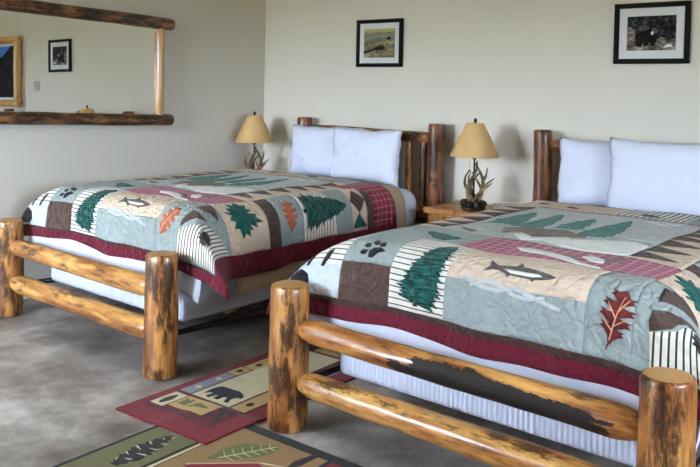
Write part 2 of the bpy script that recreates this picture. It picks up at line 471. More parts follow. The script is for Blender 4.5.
def soft_box(name, lo, hi, rad, mat, label, cat, group, drop=0):
    bm = bmesh.new()
    c = [(a+b)/2 for a, b in zip(lo, hi)]; s = [b-a for a, b in zip(lo, hi)]
    bmesh.ops.create_cube(bm, size=1)
    bmesh.ops.scale(bm, vec=s, verts=bm.verts)
    bmesh.ops.translate(bm, vec=(0, 0, s[2]/2), verts=bm.verts)
    bmesh.ops.bevel(bm, geom=list(bm.edges), offset=rad, segments=5, affect='EDGES', profile=.5)
    o = meshobj(name, bm, mat, None, True)
    o.location = (c[0], c[1], lo[2])
    return tag(o, label, cat, group)

# ------------------------------------------------------------------ draped cloth
def edge(e, r):
    if e <= 0: return 0., 0.
    L = r*PI/2
    if e < L: return r*math.sin(e/r), r*(1-math.cos(e/r))
    return r+(e-L)*.10, r+(e-L)*.995
def drape(q, s, t):
    a, r, rf = q['a'], q['r'], q['rf']
    Lt = (q['yh']-q['yf'])-rf
    sg = 1 if s >= 0 else -1
    ox, dx = edge(abs(s)-(a-r), r); oy, dy = edge(t-Lt, rf)
    g = max(0., min(1., (t-(Lt-.30))/.62)); g = g*g*(3-2*g)      # the foot corners flare out sideways
    dxx = dx*(1-.20*g)
    d = (dxx**4+dy**4)**.25 if (dx > 0 and dy > 0) else dxx+dy
    x = min(abs(s), a-r)+ox+dx*.78*g
    y = min(t, Lt)+oy+.12*dx*dy
    k = min(1, dx/.2); kf = min(1, dy/.2)
    x += k*.012*math.sin(t*9+s*2)+k*.008*math.sin(t*21+1.3)
    y += kf*.010*math.sin(s*8+.7)+kf*.006*math.sin(s*19)
    z = q['zt']-d+.006*math.sin(s*5+t*3)*math.cos(t*4-s*2)+.004*math.sin(s*13+2)*math.sin(t*11)-.012*(s/a)**2
    return Vector((q['xc']+sg*x, q['yh']-y, z))
def drape_n(q, s, t, off):
    P = drape(q, s, t)
    if not off: return P
    e = 2e-3
    n = (drape(q, s+e, t)-drape(q, s-e, t)).cross(drape(q, s, t-e)-drape(q, s, t+e))
    n.normalize()
    return P+n*off
STEP = .03
def drape_poly(name, poly, q, off, mat, parent, lab=None):
    bm = bmesh.new()
    bm.faces.new([bm.verts.new((s, t, 0)) for s, t in poly])
    bmesh.ops.triangulate(bm, faces=list(bm.faces))
    for ax in (0, 1):
        lo = min(p[ax] for p in poly); hi = max(p[ax] for p in poly)
        k = math.floor(lo/STEP)+1
        while k*STEP < hi-1e-5:
            co = [0, 0, 0]; no = [0, 0, 0]; co[ax] = k*STEP; no[ax] = 1
            bmesh.ops.bisect_plane(bm, geom=list(bm.verts)+list(bm.edges)+list(bm.faces), dist=1e-6, plane_co=co, plane_no=no)
            k += 1
    for f in bm.faces:
        if f.normal.z > 0: pass
    bm.normal_update()
    flip = [f for f in bm.faces if f.normal.z > 0]       # +z in (s,t) space faces down once mapped
    uvl = bm.loops.layers.uv.new('UVMap')
    st = {v: (v.co.x, v.co.y) for v in bm.verts}
    bnd = [e for e in bm.edges if len(e.link_faces) == 1]
    low = {}
    for e in bnd:
        for v in e.verts:
            if v not in low: low[v] = bm.verts.new(v.co)
    for v, w in low.items(): st[w] = st[v]
    for e in bnd:
        f = e.link_faces[0]
        for l in f.loops:
            if l.edge == e: a, b = l.vert, l.link_loop_next.vert; break
        try: bm.faces.new((b, a, low[a], low[b]))
        except ValueError: pass
    for f in bm.faces:
        f.smooth = True
        for l in f.loops: l[uvl].uv = st[l.vert]
    lows = set(low.values())
    for v, (s, t) in st.items(): v.co = drape_n(q, s, t, -.0015 if v in lows else off)
    bmesh.ops.reverse_faces(bm, faces=list(bm.faces)) if (sum(f.normal.z for f in flip) and len(flip) > len(bm.faces)/3) else None
    o = meshobj(name, bm, mat, parent)
    if lab: o['label'] = lab
    return o
def cloth_sheet(name, q, s0, s1, t0, t1, mat, thick, label, cat, hem=0.0, step=STEP, group=None):
    bm = bmesh.new(); uvl = bm.loops.layers.uv.new('UVMap')
    k0, k1 = math.ceil(s0/step+1e-6), math.floor(s1/step-1e-6)
    S = [s0]+[k*step for k in range(k0, k1+1)]+[s1]
    k0, k1 = math.ceil(t0/step+1e-6), math.floor(t1/step-1e-6)
    T = [t0]+[k*step for k in range(k0, k1+1)]+[t1]
    def pt(i, j, off):
        s, t = S[i], T[j]
        if hem:                                  # uneven hem
            if j == len(T)-1: t += hem*math.sin(s*6+1)
            if i == len(S)-1: s += hem*.7*math.sin(t*5)
            if i == 0: s -= hem*.7*math.sin(t*5+2)
        return drape_n(q, s, t, off)
    top = [[bm.verts.new(pt(i, j, 0)) for j in range(len(T))] for i in range(len(S))]
    bot = [[bm.verts.new(pt(i, j, -thick)) for j in range(len(T))] for i in range(len(S))]
    uv = {}
    for i in range(len(S)):
        for j in range(len(T)): uv[top[i][j]] = uv[bot[i][j]] = (S[i], T[j])
    for i in range(len(S)-1):
        for j in range(len(T)-1):
            bm.faces.new((top[i][j], top[i][j+1], top[i+1][j+1], top[i+1][j])).normal_flip()
            bm.faces.new((bot[i][j], bot[i][j+1], bot[i+1][j+1], bot[i+1][j]))
    n, m = len(S)-1, len(T)-1
    for i in range(n):
        bm.faces.new((top[i][0], top[i+1][0], bot[i+1][0], bot[i][0]))
        bm.faces.new((top[i+1][m], top[i][m], bot[i][m], bot[i+1][m]))
    for j in range(m):
        bm.faces.new((top[0][j+1], top[0][j], bot[0][j], bot[0][j+1]))
        bm.faces.new((top[n][j], top[n][j+1], bot[n][j+1], bot[n][j]))
    for f in bm.faces:
        f.smooth = True
        for l in f.loops: l[uvl].uv = uv[l.vert]
    bmesh.ops.recalc_face_normals(bm, faces=list(bm.faces))
    o = meshobj(name, bm, mat)
    return tag(o, label, cat, group)

BEDQ = {1: dict(xc=1.17, a=.797, yh=-.57, yf=-2.40, zt=.855, r=.155, rf=.15),
        2: dict(xc=3.665, a=.775, yh=-.57, yf=-2.40, zt=.855, r=.155, rf=.15)}
def inner(q, d):
    k = dict(q); k['a'] -= d; k['yf'] += d; k['zt'] -= d; k['r'] -= d*.5; k['rf'] -= d*.5; return k

def ngon_circle(cx, cy, rx, ry, n=12, rot=0):
    return [(cx+rx*math.cos(2*PI*i/n)*math.cos(rot)-ry*math.sin(2*PI*i/n)*math.sin(rot), cy+rx*math.cos(2*PI*i/n)*math.sin(rot)+ry*math.sin(2*PI*i/n)*math.cos(rot)) for i in range(n)]
def fir(base, tip, w, layers=7, jag=.3, ex=.8):
    """jagged fir outline from base point to tip point, half width w at the base"""
    b = Vector(base); t = Vector(tip); ax = t-b; px = Vector((-ax.y, ax.x)).normalized()
    L, Rr = [], []
    for i in range(layers):
        f0 = i/layers; f1 = (i+.55)/layers
        wo = w*(1-f0)**ex*(.80+.2*min(1, f0*6)); wi = w*(1-f1)**ex*(1-jag)*(.80+.2*min(1, f0*6))
        k = 1+.12*math.sin(i*2.3)
        L += [b+ax*(f0-.02)+px*wo*k, b+ax*f1+px*wi]
        Rr += [b+ax*(f0-.02)-px*wo*(2-k), b+ax*f1-px*wi]
    return [tuple(v) for v in L]+[tuple(t)]+[tuple(v) for v in Rr[::-1]]

def oak_shape(stem, tip, w, lobes=4):
    a = Vector(stem); b = Vector(tip); ax = b-a; px = Vector((-ax.y, ax.x)).normalized(); L = ax.length
    left, right = [], []
    for k in range(lobes):
        f = .10+.78*k/lobes
        ww = w*math.sin(PI*(.18+.62*(k+.5)/lobes))
        for side, lst, o in ((1, left, 0), (-1, right, .05)):
            ff = f+o
            lst += [a+ax*ff+px*side*w*.22, a+ax*(ff+.085)+px*side*ww*.72, a+ax*(ff+.11)+px*side*ww, a+ax*(ff+.15)+px*side*ww*.78, a+ax*(ff+.20)+px*side*ww*1.02, a+ax*(ff+.18)+px*side*ww*.55]
    return [tuple(a+px*w*.05)]+[tuple(v) for v in left]+[tuple(b)]+[tuple(v) for v in right[::-1]]+[tuple(a-px*w*.05)]
OAK = oak_shape((.572, 1.965), (.612, 1.762), .062, 4)
OAK1 = oak_shape((.515, 1.925), (.60, 1.745), .06, 4)
OAK2 = oak_shape((.885, 1.062), (.712, 1.065), .062, 4)
def maple_shape(b, tip, wx):
    b = Vector(b); ax = Vector(tip)-b; px = Vector((-ax.y, ax.x)).normalized()*wx
    H = [(.03, -.05), (.30, -.16), (.34, .02), (.66, -.06), (.60, .12), (.98, .26), (.70, .36), (.80, .56), (.52, .50), (.48, .66), (.26, .50), (.32, .80), (.14, .74)]
    return [tuple(b+ax*y+px*x) for x, y in H]+[tuple(b+ax)]+[tuple(b+ax*y-px*x) for x, y in H[::-1]]
MAPLE = maple_shape((.755, 1.512), (.808, 1.305), .112)
FISH = [(.046, 1.788), (.060, 1.762), (.046, 1.722), (.072, 1.738), (.092, 1.750), (.13, 1.742), (.165, 1.738), (.176, 1.710), (.196, 1.736), (.24, 1.739), (.28, 1.748), (.315, 1.757), (.342, 1.768), (.318, 1.780), (.29, 1.786), (.262, 1.790), (.255, 1.800), (.24, 1.790), (.20, 1.788), (.16, 1.785), (.15, 1.796), (.135, 1.782), (.10, 1.772), (.074, 1.774)]
def ribbon(path, w):
    c = catmull([(x, y, 0) for x, y in path], 5); L, Rr = [], []
    for i in range(len(c)):
        d = c[min(i+1, len(c)-1)]-c[max(i-1, 0)]; n = Vector((-d.y, d.x, 0)).normalized()*w
        L.append((c[i].x+n.x, c[i].y+n.y)); Rr.append((c[i].x-n.x, c[i].y-n.y))
    return L+Rr[::-1]
WAVE1 = ribbon([(-.035, 1.832), (.05, 1.852), (.125, 1.856), (.195, 1.838), (.28, 1.862), (.39, 1.892)], .0085)
WAVE2 = ribbon([(.01, 1.858), (.07, 1.832), (.135, 1.838), (.205, 1.862), (.265, 1.868), (.325, 1.858)], .0075)
PAW = [(-0.52,1.824),(-0.531,1.793),(-0.515,1.775),(-0.483,1.767),(-0.45,1.783),(-0.48,1.797),(-0.499,1.825)]
TOES = [[(-0.574,1.806),(-0.565,1.788),(-0.541,1.791),(-0.541,1.81),(-0.56,1.815)],[(-0.572,1.77),(-0.571,1.748),(-0.546,1.751),(-0.537,1.772),(-0.555,1.778)],[(-0.541,1.742),(-0.54,1.722),(-0.518,1.721),(-0.502,1.747),(-0.521,1.755)],[(-0.499,1.754),(-0.498,1.732),(-0.48,1.727),(-0.468,1.752),(-0.483,1.762)]]
MOOSE = [(-0.262,1.072),(-0.199,0.986),(-0.099,0.918),(-0.02,0.89),(0.139,1.036),(0.07,1.077),(0.03,1.0),(-0.087,1.017),(-0.045,1.2),(-0.16,1.086),(-0.213,1.18)]
SNOW = [(-0.16,1.17),(-0.05,1.25),(-0.059,1.09),(0.059,1.06),(0.097,1.10),(0.21,1.06),(0.348,0.976),(0.413,1.009),(0.425,1.254),(0.40,1.29),(0.226,1.29),(0.125,1.275),(0.023,1.237),(-0.06,1.29)]
WHITE = [[(0.294,1.429),(0.314,1.376),(0.387,1.425),(0.403,1.477),(0.352,1.484)],[(-0.001,1.435),(0.055,1.415),(0.157,1.431),(0.261,1.482),(0.333,1.535),(0.424,1.56),(0.434,1.575),(0.328,1.572),(0.243,1.537),(0.131,1.489),(0.04,1.474)]]
TAUPE = [[(0.194,1.423),(0.25,1.428),(0.315,1.486),(0.287,1.51),(0.227,1.491)],[(0.383,1.416),(0.41,1.363),(0.45,1.349),(0.435,1.426),(0.409,1.462)]]
FANS = {2: [[(0.69,1.639),(0.739,1.602),(0.778,1.604),(0.809,1.602),(0.824,1.61),(0.77,1.679),(0.706,1.772)],[(0.698,1.81),(0.758,1.791),(0.836,1.672),(0.876,1.613),(0.87,1.651),(0.751,1.855),(0.698,1.879),(0.693,1.845)]],
        1: [[(0.678,1.846),(0.667,1.82),(0.676,1.789),(0.685,1.734),(0.738,1.734),(0.777,1.728)],[(0.668,1.704),(0.668,1.655),(0.668,1.607),(0.711,1.616),(0.754,1.63),(0.784,1.645),(0.744,1.664),(0.713,1.69)]]}
CORNER = {2: [(0.698,1.882),(0.767,1.856),(0.87,1.66),(0.945,1.61),(0.945,2.005),(0.792,2.005),(0.704,2.005)],
          1: [(0.68,1.862),(0.762,1.81),(0.80,1.735),(0.945,1.61),(0.945,2.005),(0.747,2.005),(0.67,2.0)]}
CONE = [(.845+.043*math.cos(a*PI/11)*(1 if a % 2 else .72), 1.845+.055*math.sin(a*PI/11)*(1 if a % 2 else .72)) for a in range(22)]

def quilt(b, label, thead, tfoot):
    q = BEDQ[b]
    base = cloth_sheet('quilt', q, -1.105, 1.105, thead, tfoot, 'q_burg', .012, label, 'quilt', hem=.012 if b == 1 else .007, group='lodge patchwork quilts')
    def sc(s): return s if abs(s) <= .65 else math.copysign(.65+(abs(s)-.65)*1.12, s)      # the outer columns are a little wider
    def rect(s0, s1, t0, t1, mat, off=.003): drape_poly('patch', [(sc(s0), t0), (sc(s1), t0), (sc(s1), t1), (sc(s0), t1)], q, off, mat, base)
    h = thead+.035
    # left column
    for t0, t1, m in ((h, .30, 'q_plaid_dark'), (.30, .345, 'q_brown'), (.345, .50, 'q_beige'), (.50, .68, 'q_blue'), (.68, .96, 'q_stripe_t'), (.96, 1.17, 'q_blue'), (1.17, 1.27, 'q_brown'), (1.27, 1.64, 'q_beige'), (1.64, 1.87, 'q_stripe_t'), (1.87, 2.02, 'q_white')):
        rect(-.95, -.65, t0, t1, m)
    # head row
    rect(-.65, -.05, h, .25, 'q_beige'); rect(-.05, .33, h, .25, 'q_stripe_w'); rect(.33, .65, h, .25, 'q_blue')
    # medallion with its triangle strips and plaid band
    rect(-.65, -.48, .25, 1.30, 'q_beige'); rect(.43, .65, .25, 1.30, 'q_beige')
    rect(-.48, .43, .275, .93, 'q_grey'); rect(-.48, .43, .93, 1.30, 'q_snow'); rect(-.48, .43, .25, .275, 'q_plaid')
    rect(-.65, -.20, 1.30, 1.58, 'q_blue'); rect(-.20, .65, 1.30, 1.58, 'q_plaid')
    # foot row
    rect(-.65, -.39, 1.58, 1.85, 'q_blue'); rect(-.65, -.39, 1.85, 2.02, 'q_brown')
    rect(-.39, -.11, 1.58, 2.02, 'q_stripe_t')
    rect(-.11, .48, 1.58, 1.845, 'q_beige'); rect(-.11, .48, 1.845, 2.02, 'q_blue'); rect(.48, .65, 1.58, 2.02, 'q_blue')
    # right column
    for t0, t1, m in ((h, .27, 'q_plaid_dark'), (.27, .345, 'q_brown'), (.345, .50, 'q_beige'), (.50, .68, 'q_blue'), (.68, .96, 'q_stripe_t'), (.96, 1.17, 'q_blue'), (1.17, 1.27, 'q_brown'), (1.27, 1.60, 'q_beige'), (1.60, 2.02, 'q_blue')):
        rect(.65, .95, t0, t1, m)
    rect(-.95, .95, 2.02, 2.048 if b == 2 else 2.032, 'q_brown_dark')
    ap = lambda n, poly, m, off=.006, lab=None: drape_poly(n, [(sc(s_), t_) for s_, t_ in poly], q, off, m, base, lab)
    for k in range(6):
        t = .30+k*.165
        ap('triangle_patch', [(-.482, t), (-.482, t+.15), (-.64, t+.09)], 'q_brown', .005)
        ap('triangle_patch', [(.432, t), (.432, t+.15), (.61, t+.09)], 'q_brown', .005)
    # tree block
    ap('fir_tree', fir((-.245, 1.972), (-.165, 1.645), .118, 16, .26, .62), 'q_green', .010, 'dark green fir tree applique')
    ap('tree_trunk', [(-.255, 1.96), (-.235, 1.96), (-.235, 1.992), (-.255, 1.992)], 'q_black', .007)
    # paw print
    ap('paw_pad', PAW, 'q_black')
    for p in TOES: ap('paw_toe', p, 'q_black')
    # fish and wave
    ap('fish', FISH, 'q_fish', .006, 'grey fish applique')
    ap('fish_belly', [(.12, 1.764), (.18, 1.763), (.27, 1.766), (.29, 1.774), (.25, 1.781), (.16, 1.779)], 'q_cream', .0085)
    ap('wave_ribbon', WAVE1, 'q_wave'); ap('wave_ribbon', WAVE2, 'q_wave', .008)
    # oak leaf
    leafm = 'q_maroon' if b == 2 else 'q_orange'
    ap('oak_leaf', OAK if b == 2 else OAK1, leafm)
    if b == 2:
        ap('leaf_stem', [(0.571, 1.954), (0.576, 1.954), (0.565, 1.986), (0.561, 1.985)], 'q_maroon')
        for a, c in (((.574, 1.95), (.612, 1.79)), ((.582, 1.915), (.552, 1.885)), ((.585, 1.90), (.635, 1.865)), ((.592, 1.87), (.556, 1.82)), ((.597, 1.85), (.630, 1.80))):
            d = Vector((a[1]-c[1], c[0]-a[0])).normalized()*.0028
            ap('leaf_vein', [(a[0]-d.x, a[1]-d.y), (a[0]+d.x, a[1]+d.y), (c[0]+d.x*.3, c[1]+d.y*.3), (c[0]-d.x*.3, c[1]-d.y*.3)], 'q_vein', .0085)
    else:
        for a, c in (((.52, 1.905), (.60, 1.76)), ((.535, 1.87), (.508, 1.845)), ((.545, 1.85), (.572, 1.868))):
            d = Vector((a[1]-c[1], c[0]-a[0])).normalized()*.0028
            ap('leaf_vein', [(a[0]-d.x, a[1]-d.y), (a[0]+d.x, a[1]+d.y), (c[0]+d.x*.3, c[1]+d.y*.3), (c[0]-d.x*.3, c[1]-d.y*.3)], 'q_vein', .0085)
    for p in FANS[b]: ap('fan_patch', p, 'q_brown')
    ap('corner_patch', CORNER[b], 'q_stripe_s', .005)
    ap('pine_cone', CONE, 'q_cone', .008)
    # side column: maple, oak, fir lying towards the head, diamonds
    ap('maple_leaf', MAPLE, 'q_teal', .007, 'teal maple leaf applique')
    ap('leaf_stem', [(0.764, 1.508), (0.752, 1.508), (0.736, 1.562), (0.742, 1.564)], 'q_teal')
    ap('oak_leaf', OAK2, 'q_orange', .007, 'rust orange oak leaf applique')
    ap('fir_tree', fir((.79, .925), (.79, .56), .118, 16, .26, .66), 'q_green', .010, 'dark green fir tree applique')
    ap('tree_trunk', [(.78, .92), (.80, .92), (.80, .952), (.78, .952)], 'q_black', .007)
    ap('diamond_patch', [(.70, .42), (.772, .348), (.845, .42), (.772, .496)], 'q_brown')
    ap('diamond_patch', [(.845, .422), (.93, .350), (.93, .494)], 'q_teal')
    ap('plaid_patch', [(.56, .42), (.56, .10), (.66, .06), (.90, .06), (.90, .26), (.74, .26), (.68, .34), (.66, .44)], 'q_plaid_dark', .008)
    # mirrored set on the far column
    ap('maple_leaf', [(-s, t) for s, t in MAPLE][::-1], 'q_teal', .007)
    ap('fir_tree', fir((-.79, .925), (-.79, .57), .115, 9), 'q_green', .010)
    ap('oak_leaf', [(-s, t) for s, t in OAK2][::-1], 'q_orange', .007)
    ap('pine_cone', [(-.93, 2.0), (-.94, 1.95), (-.90, 1.90), (-.84, 1.895), (-.80, 1.93), (-.79, 1.98), (-.81, 2.003)], 'q_black')
    for k in range(3): ap('antler_motif', [(-.88+.07*k, 1.885), (-.865+.07*k, 1.83-.01*k), (-.845+.07*k, 1.80), (-.85+.07*k, 1.84), (-.868+.07*k, 1.885)], 'q_black')
    # medallion scene
    ap('snow_ground', SNOW, 'q_cream', .0045)
    for s_, t0_, t1_, w_ in ((-.36, .93, .50, .085), (-.22, .96, .46, .09), (-.05, .84, .44, .08), (.13, .98, .40, .10)): ap('forest_tree', fir((s_, t0_), (s_-.02, t1_), w_, 8, .2, .6), 'q_teal_light')
    ap('moose', MOOSE, 'q_taupe', .0075)
    for p in WHITE: ap('canoe_shape', p, 'q_cream')
    for p in TAUPE: ap('shore_shape', p, 'q_taupe', .0055)
    ap('small_fir', fir((-.285, 1.51), (-.465, 1.42), .065, 6, .2, .5), 'q_teal')
    ap('small_fir', fir((-.33, 1.25), (-.42, 1.21), .03, 4), 'q_taupe')
    for (s, t) in ((.20, .38), (.26, .41), (.30, .35)): ap('bird', [(s-.04, t-.02), (s, t+.0), (s+.04, t-.02), (s+.005, t+.022)], 'q_cream')
    for s in (-.52, -.34): ap('bear_track', ngon_circle(s, .13, .035, .016), 'q_black')
    ap('track_patch', ngon_circle(.12, .16, .05, .03), 'q_teal')
    return base
for b, labs in ((1, ('white fitted mattress on the bed nearer the mirror', 'white ribbed box spring under the bed nearer the mirror', 'white bed sheet showing under the quilt hem of the bed nearer the mirror')),
                (2, ('white fitted mattress on the bed in the right foreground', 'white ribbed box spring under the bed in the right foreground', 'white bed sheet showing under the quilt hem of the bed in the right foreground'))):
    xc = BEDQ[b]['xc']
    soft_box('box_spring', (xc-.69, -2.37, .228), (xc+.69, -.21, .47), .03, 'boxspring', labs[1], 'box spring', 'box springs')
    soft_box('mattress', (xc-.71, -2.34, .4702), (xc+(.746 if b == 1 else .71), -.194, .79), .12, 'mattress', labs[0], 'mattress', 'mattresses')
    cloth_sheet('bed_sheet', inner(BEDQ[b], .018), -.86, .86, .15, 2.17+.02*b, 'mattress', .004, labs[2], 'sheet', hem=.03, step=.05, group='bed sheets')
cloth_sheet('blanket', inner(BEDQ[1], .027), -.80, 1.15, -.13, 1.55, 'blanket', .006, 'beige blanket under the quilt, hanging below its burgundy hem', 'blanket', hem=.015, step=.05)
quilt(1, 'patchwork lodge quilt with orange oak leaves on the bed nearer the mirror', .045, 2.09)
quilt(2, 'patchwork lodge quilt with dark red oak leaf on the bed in the right foreground', -.082, 2.114)

# ------------------------------------------------------------------ pillows
def pillow(label, c, w, h, th, lean, yaw, seed, roll=0):
    bm = bmesh.new(); N, K = 30, 22
    grid = []
    for side in (1, -1):
        g = []
        for i in range(N+1):
            row = []
            for j in range(K+1):
                u = -1+2*i/N; v = -1+2*j/K
                e = max(0, (1-abs(u)**3.2))**.55*max(0, (1-abs(v)**3.0))**.55
                x = u*w/2*(1-.045*(1-v*v)); y = v*h/2*(1-.06*(1-u*u))
                p = Vector((u*1.6+seed, v*1.6, side))
                wr = .020*noise.noise(p*1.3)+.009*noise.noise(p*3)+.006*noise.noise(Vector((u*9+v*4, v*2, seed)))+.005*noise.noise(Vector((u*3, v*12+u*7, seed)))
                z = side*(th/2*e)+wr*(e**.5)
                x += .016*noise.noise(Vector((v*3.4, seed, u)))*abs(u)**3; y += .016*noise.noise(Vector((u*2.6, seed+4, v)))*abs(v)**3
                row.append(bm.verts.new((x, y, z)))
            g.append(row)
        grid.append(g)
    for k, g in enumerate(grid):
        for i in range(N):
            for j in range(K):
                f = (g[i][j], g[i+1][j], g[i+1][j+1], g[i][j+1])
                bm.faces.new(f if k == 0 else f[::-1]).smooth = True
    bmesh.ops.remove_doubles(bm, verts=list(bm.verts), dist=.0004)
    o = meshobj('pillow', bm, 'pillow')
    o.rotation_euler = (PI/2-lean, roll, yaw)
    o.location = c
    return tag(o, label, 'pillow', 'white pillows')
pillow('white pillow on the mirror-side bed, left, closer to the corner lamp', (.945, -.265, 1.004), .67, .425, .16, .08, .0, 1.3)
pillow('white pillow on the mirror-side bed, right, closer to the log spindles', (1.50, -.372, 1.012), .66, .425, .16, .10, .02, 5.1)
pillow('white pillow tucked behind its neighbour beside the log post', (3.34, -.252, 1.012), .66, .44, .13, .08, .0, 8.4)
pillow('white pillow at right overlapping the other one', (3.82, -.396, 1.030), .84, .46, .135, .10, .0, 12.2)

# ------------------------------------------------------------------ nightstands
def nightstand(label, x0, x1, y0, y1, z):
    cx, cy = (x0+x1)/2, (y0+y1)/2
    n = thing('nightstand', label, 'nightstand', (cx, cy, 0), 0, 'pine nightstands')
    w, d = (x1-x0)/2, (y1-y0)/2
    box('top', (-w, -d, z-.04), (w, d, z), 'nswood', n, .008)
    box('body', (-w+.03, -d+.03, .14), (w-.03, d-.02, z-.0402), 'nswood', n, .004)
    for sx in (-1, 1):
        for sy in (-1, 1):
            log('leg', (sx*(w-.05), sy*(d-.05), 0), (sx*(w-.05), sy*(d-.05), .15), .025, .028, 'nswood', n, seg=12)
    for k in range(2):
        zz = .20+k*(z-.30)/2
        dr = box('drawer', (-w+.055, -d+.016, zz), (w-.055, -d+.0295, zz+(z-.34)/2), 'nswood', n, .004)
        bm = bmesh.new(); bmesh.ops.create_uvsphere(bm, u_segments=12, v_segments=8, radius=.016)
        bmesh.ops.translate(bm, vec=(0, -d+.003, zz+(z-.34)/4), verts=bm.verts)
        meshobj('knob', bm, 'bronze', dr, True)
    return n
nightstand('small pine nightstand between the two beds', 2.13, 2.69, -.50, -.03, .705)
nightstand('small pine nightstand in the room corner, hidden behind the bed', .03, .395, -.52, -.03, .676)

# ------------------------------------------------------------------ antler lamps
def lamp(label, x, y, z, rz):
    L = thing('table_lamp', label, 'lamp', (x, y, z), rz, 'antler table lamps')
    bm = bmesh.new()
    lathe_bm(bm, [(.078, 0), (.086, .008), (.084, .018), (.06, .026), (.02, .03)], 28)
    base = meshobj('base', bm, 'bronze', L, False)
    rnd = random.Random(3)
    for k in range(9):
        a = 2*PI*k/9
        bm = bmesh.new(); bmesh.ops.create_icosphere(bm, subdivisions=2, radius=1)
        for v in bm.verts: v.co *= 1+.16*noise.noise(v.co*2.4+Vector((k*3., 0, 0)))
        bmesh.ops.scale(bm, vec=(.028, .023, .022+.016*rnd.random()), verts=bm.verts)
        bmesh.ops.rotate(bm, cent=(0, 0, 0), matrix=Matrix.Rotation(a, 3, 'Z'), verts=bm.verts)
        bmesh.ops.translate(bm, vec=(.066*math.cos(a), .066*math.sin(a), .038), verts=bm.verts)
        meshobj('carved_stone', bm, 'bronze', base, True)
    bm = bmesh.new(); tube_bm(bm, [(0, 0, .025), (0, 0, .40)], .006, 10)
    meshobj('pole', bm, 'bronze', L)
    def antler(P, r0, tines):
        c = catmull(P, 7); n = len(c)
        bm = bmesh.new(); tube_bm(bm, c, [r0*(1-.75*(i/(n-1))**1.3) for i in range(n)], 10)
        for T in tines:
            c = catmull(T, 5); n = len(c)
            tube_bm(bm, c, [r0*.72*(1-.8*i/(n-1)) for i in range(n)], 8)
        meshobj('antler', bm, 'antler', L)
    antler([(-.012, -.02, .035), (-.038, -.035, .09), (-.045, -.04, .15), (-.022, -.035, .21), (.012, -.02, .27), (.016, -.012, .335)], .019, [[(-.042, -.04, .13), (-.066, -.045, .17), (-.068, -.045, .22), (-.046, -.04, .262), (-.038, -.038, .278)]])
    antler([(.010, -.02, .035), (.036, -.03, .085), (.056, -.025, .15), (.058, -.012, .21), (.035, 0, .27), (.006, .004, .318)], .018, [[(.052, -.025, .155), (.09, -.045, .19), (.132, -.055, .222)], [(.056, -.02, .19), (.078, -.024, .24), (.086, -.024, .292)]])
    antler([(.034, .015, .035), (.004, .03, .09), (-.018, .02, .15), (.008, .02, .21), (.050, .02, .262)], .017, [[(-.018, .02, .14), (-.03, .05, .20), (-.012, .06, .26)]])
    antler([(-.03, .0, .035), (.008, -.045, .085), (.042, -.05, .14), (.016, -.05, .20), (-.018, -.03, .26)], .016, [[(.036, -.05, .125), (.080, -.07, .165), (.112, -.075, .192)]])
    bm = bmesh.new(); lathe_bm(bm, [(.012, .345), (.016, .35), (.016, .395), (.010, .40)], 16)
    meshobj('socket', bm, 'bronze', L)
    # shade: thin open cone with folded rims
    bm = bmesh.new(); r0, r1, h0, h1, t = .168, .060, .366, .594, .0025
    lathe_bm(bm, [(r0, h0), (r0+.002, h0+.004), (r1+.002, h1-.004), (r1, h1), (r1-t, h1), (r0-t, h0), (r0, h0)], 48, False)
    bmesh.ops.remove_doubles(bm, verts=list(bm.verts), dist=1e-5)
    sh = meshobj('shade', bm, 'shade', L)
    bm = bmesh.new()
    for k in range(3):
        a = 2*PI*k/3; tube_bm(bm, [(.004*math.cos(a), .004*math.sin(a), .588), (.0575*math.cos(a), .0575*math.sin(a), .585)], .0018, 6)
    tube_bm(bm, [(0, 0, .395), (0, 0, .60)], .003, 8)
    meshobj('harp', bm, 'bronze', sh)
    bm = bmesh.new(); lathe_bm(bm, [(.004, .595), (.011, .602), (.012, .612), (.008, .624), (.002, .630)], 14)
    meshobj('finial', bm, 'bronze', L)
    bm = bmesh.new(); tube_bm(bm, catmull([(-.012, -.012, .37), (-.034, -.03, .36), (-.036, -.032, .30), (-.036, -.032, .27)], 4), .0014, 6)
    bmesh.ops.create_uvsphere(bm, u_segments=8, v_segments=6, radius=.006, matrix=Matrix.Translation((-.036, -.032, .268)))
    meshobj('pull_chain', bm, 'chain', L)
    return L
lamp('antler table lamp with tan shade between the two beds', 2.433, -.33, .705, .70)
lamp('antler table lamp with tan shade in the room corner', .235, -.335, .676, .78)
# coiled white cord lying beside the lamp
bm = bmesh.new(); pts = []
for i in range(170):
    f = i/169; a = f*2*PI*9
    pts.append((2.545+.085*f+.021*math.cos(a), -.24+.15*f+.006*math.sin(a*.5), .7305+.0215*math.sin(a)))
tube_bm(bm, [(2.545, -.28, .7095), (2.56, -.26, .7095)]+pts+[(2.665, -.08, .7095)], .004, 6)
tag(meshobj('coiled_cord', bm, 'cord'), 'white coiled cord lying on the nightstand beside the antler lamp', 'cord')

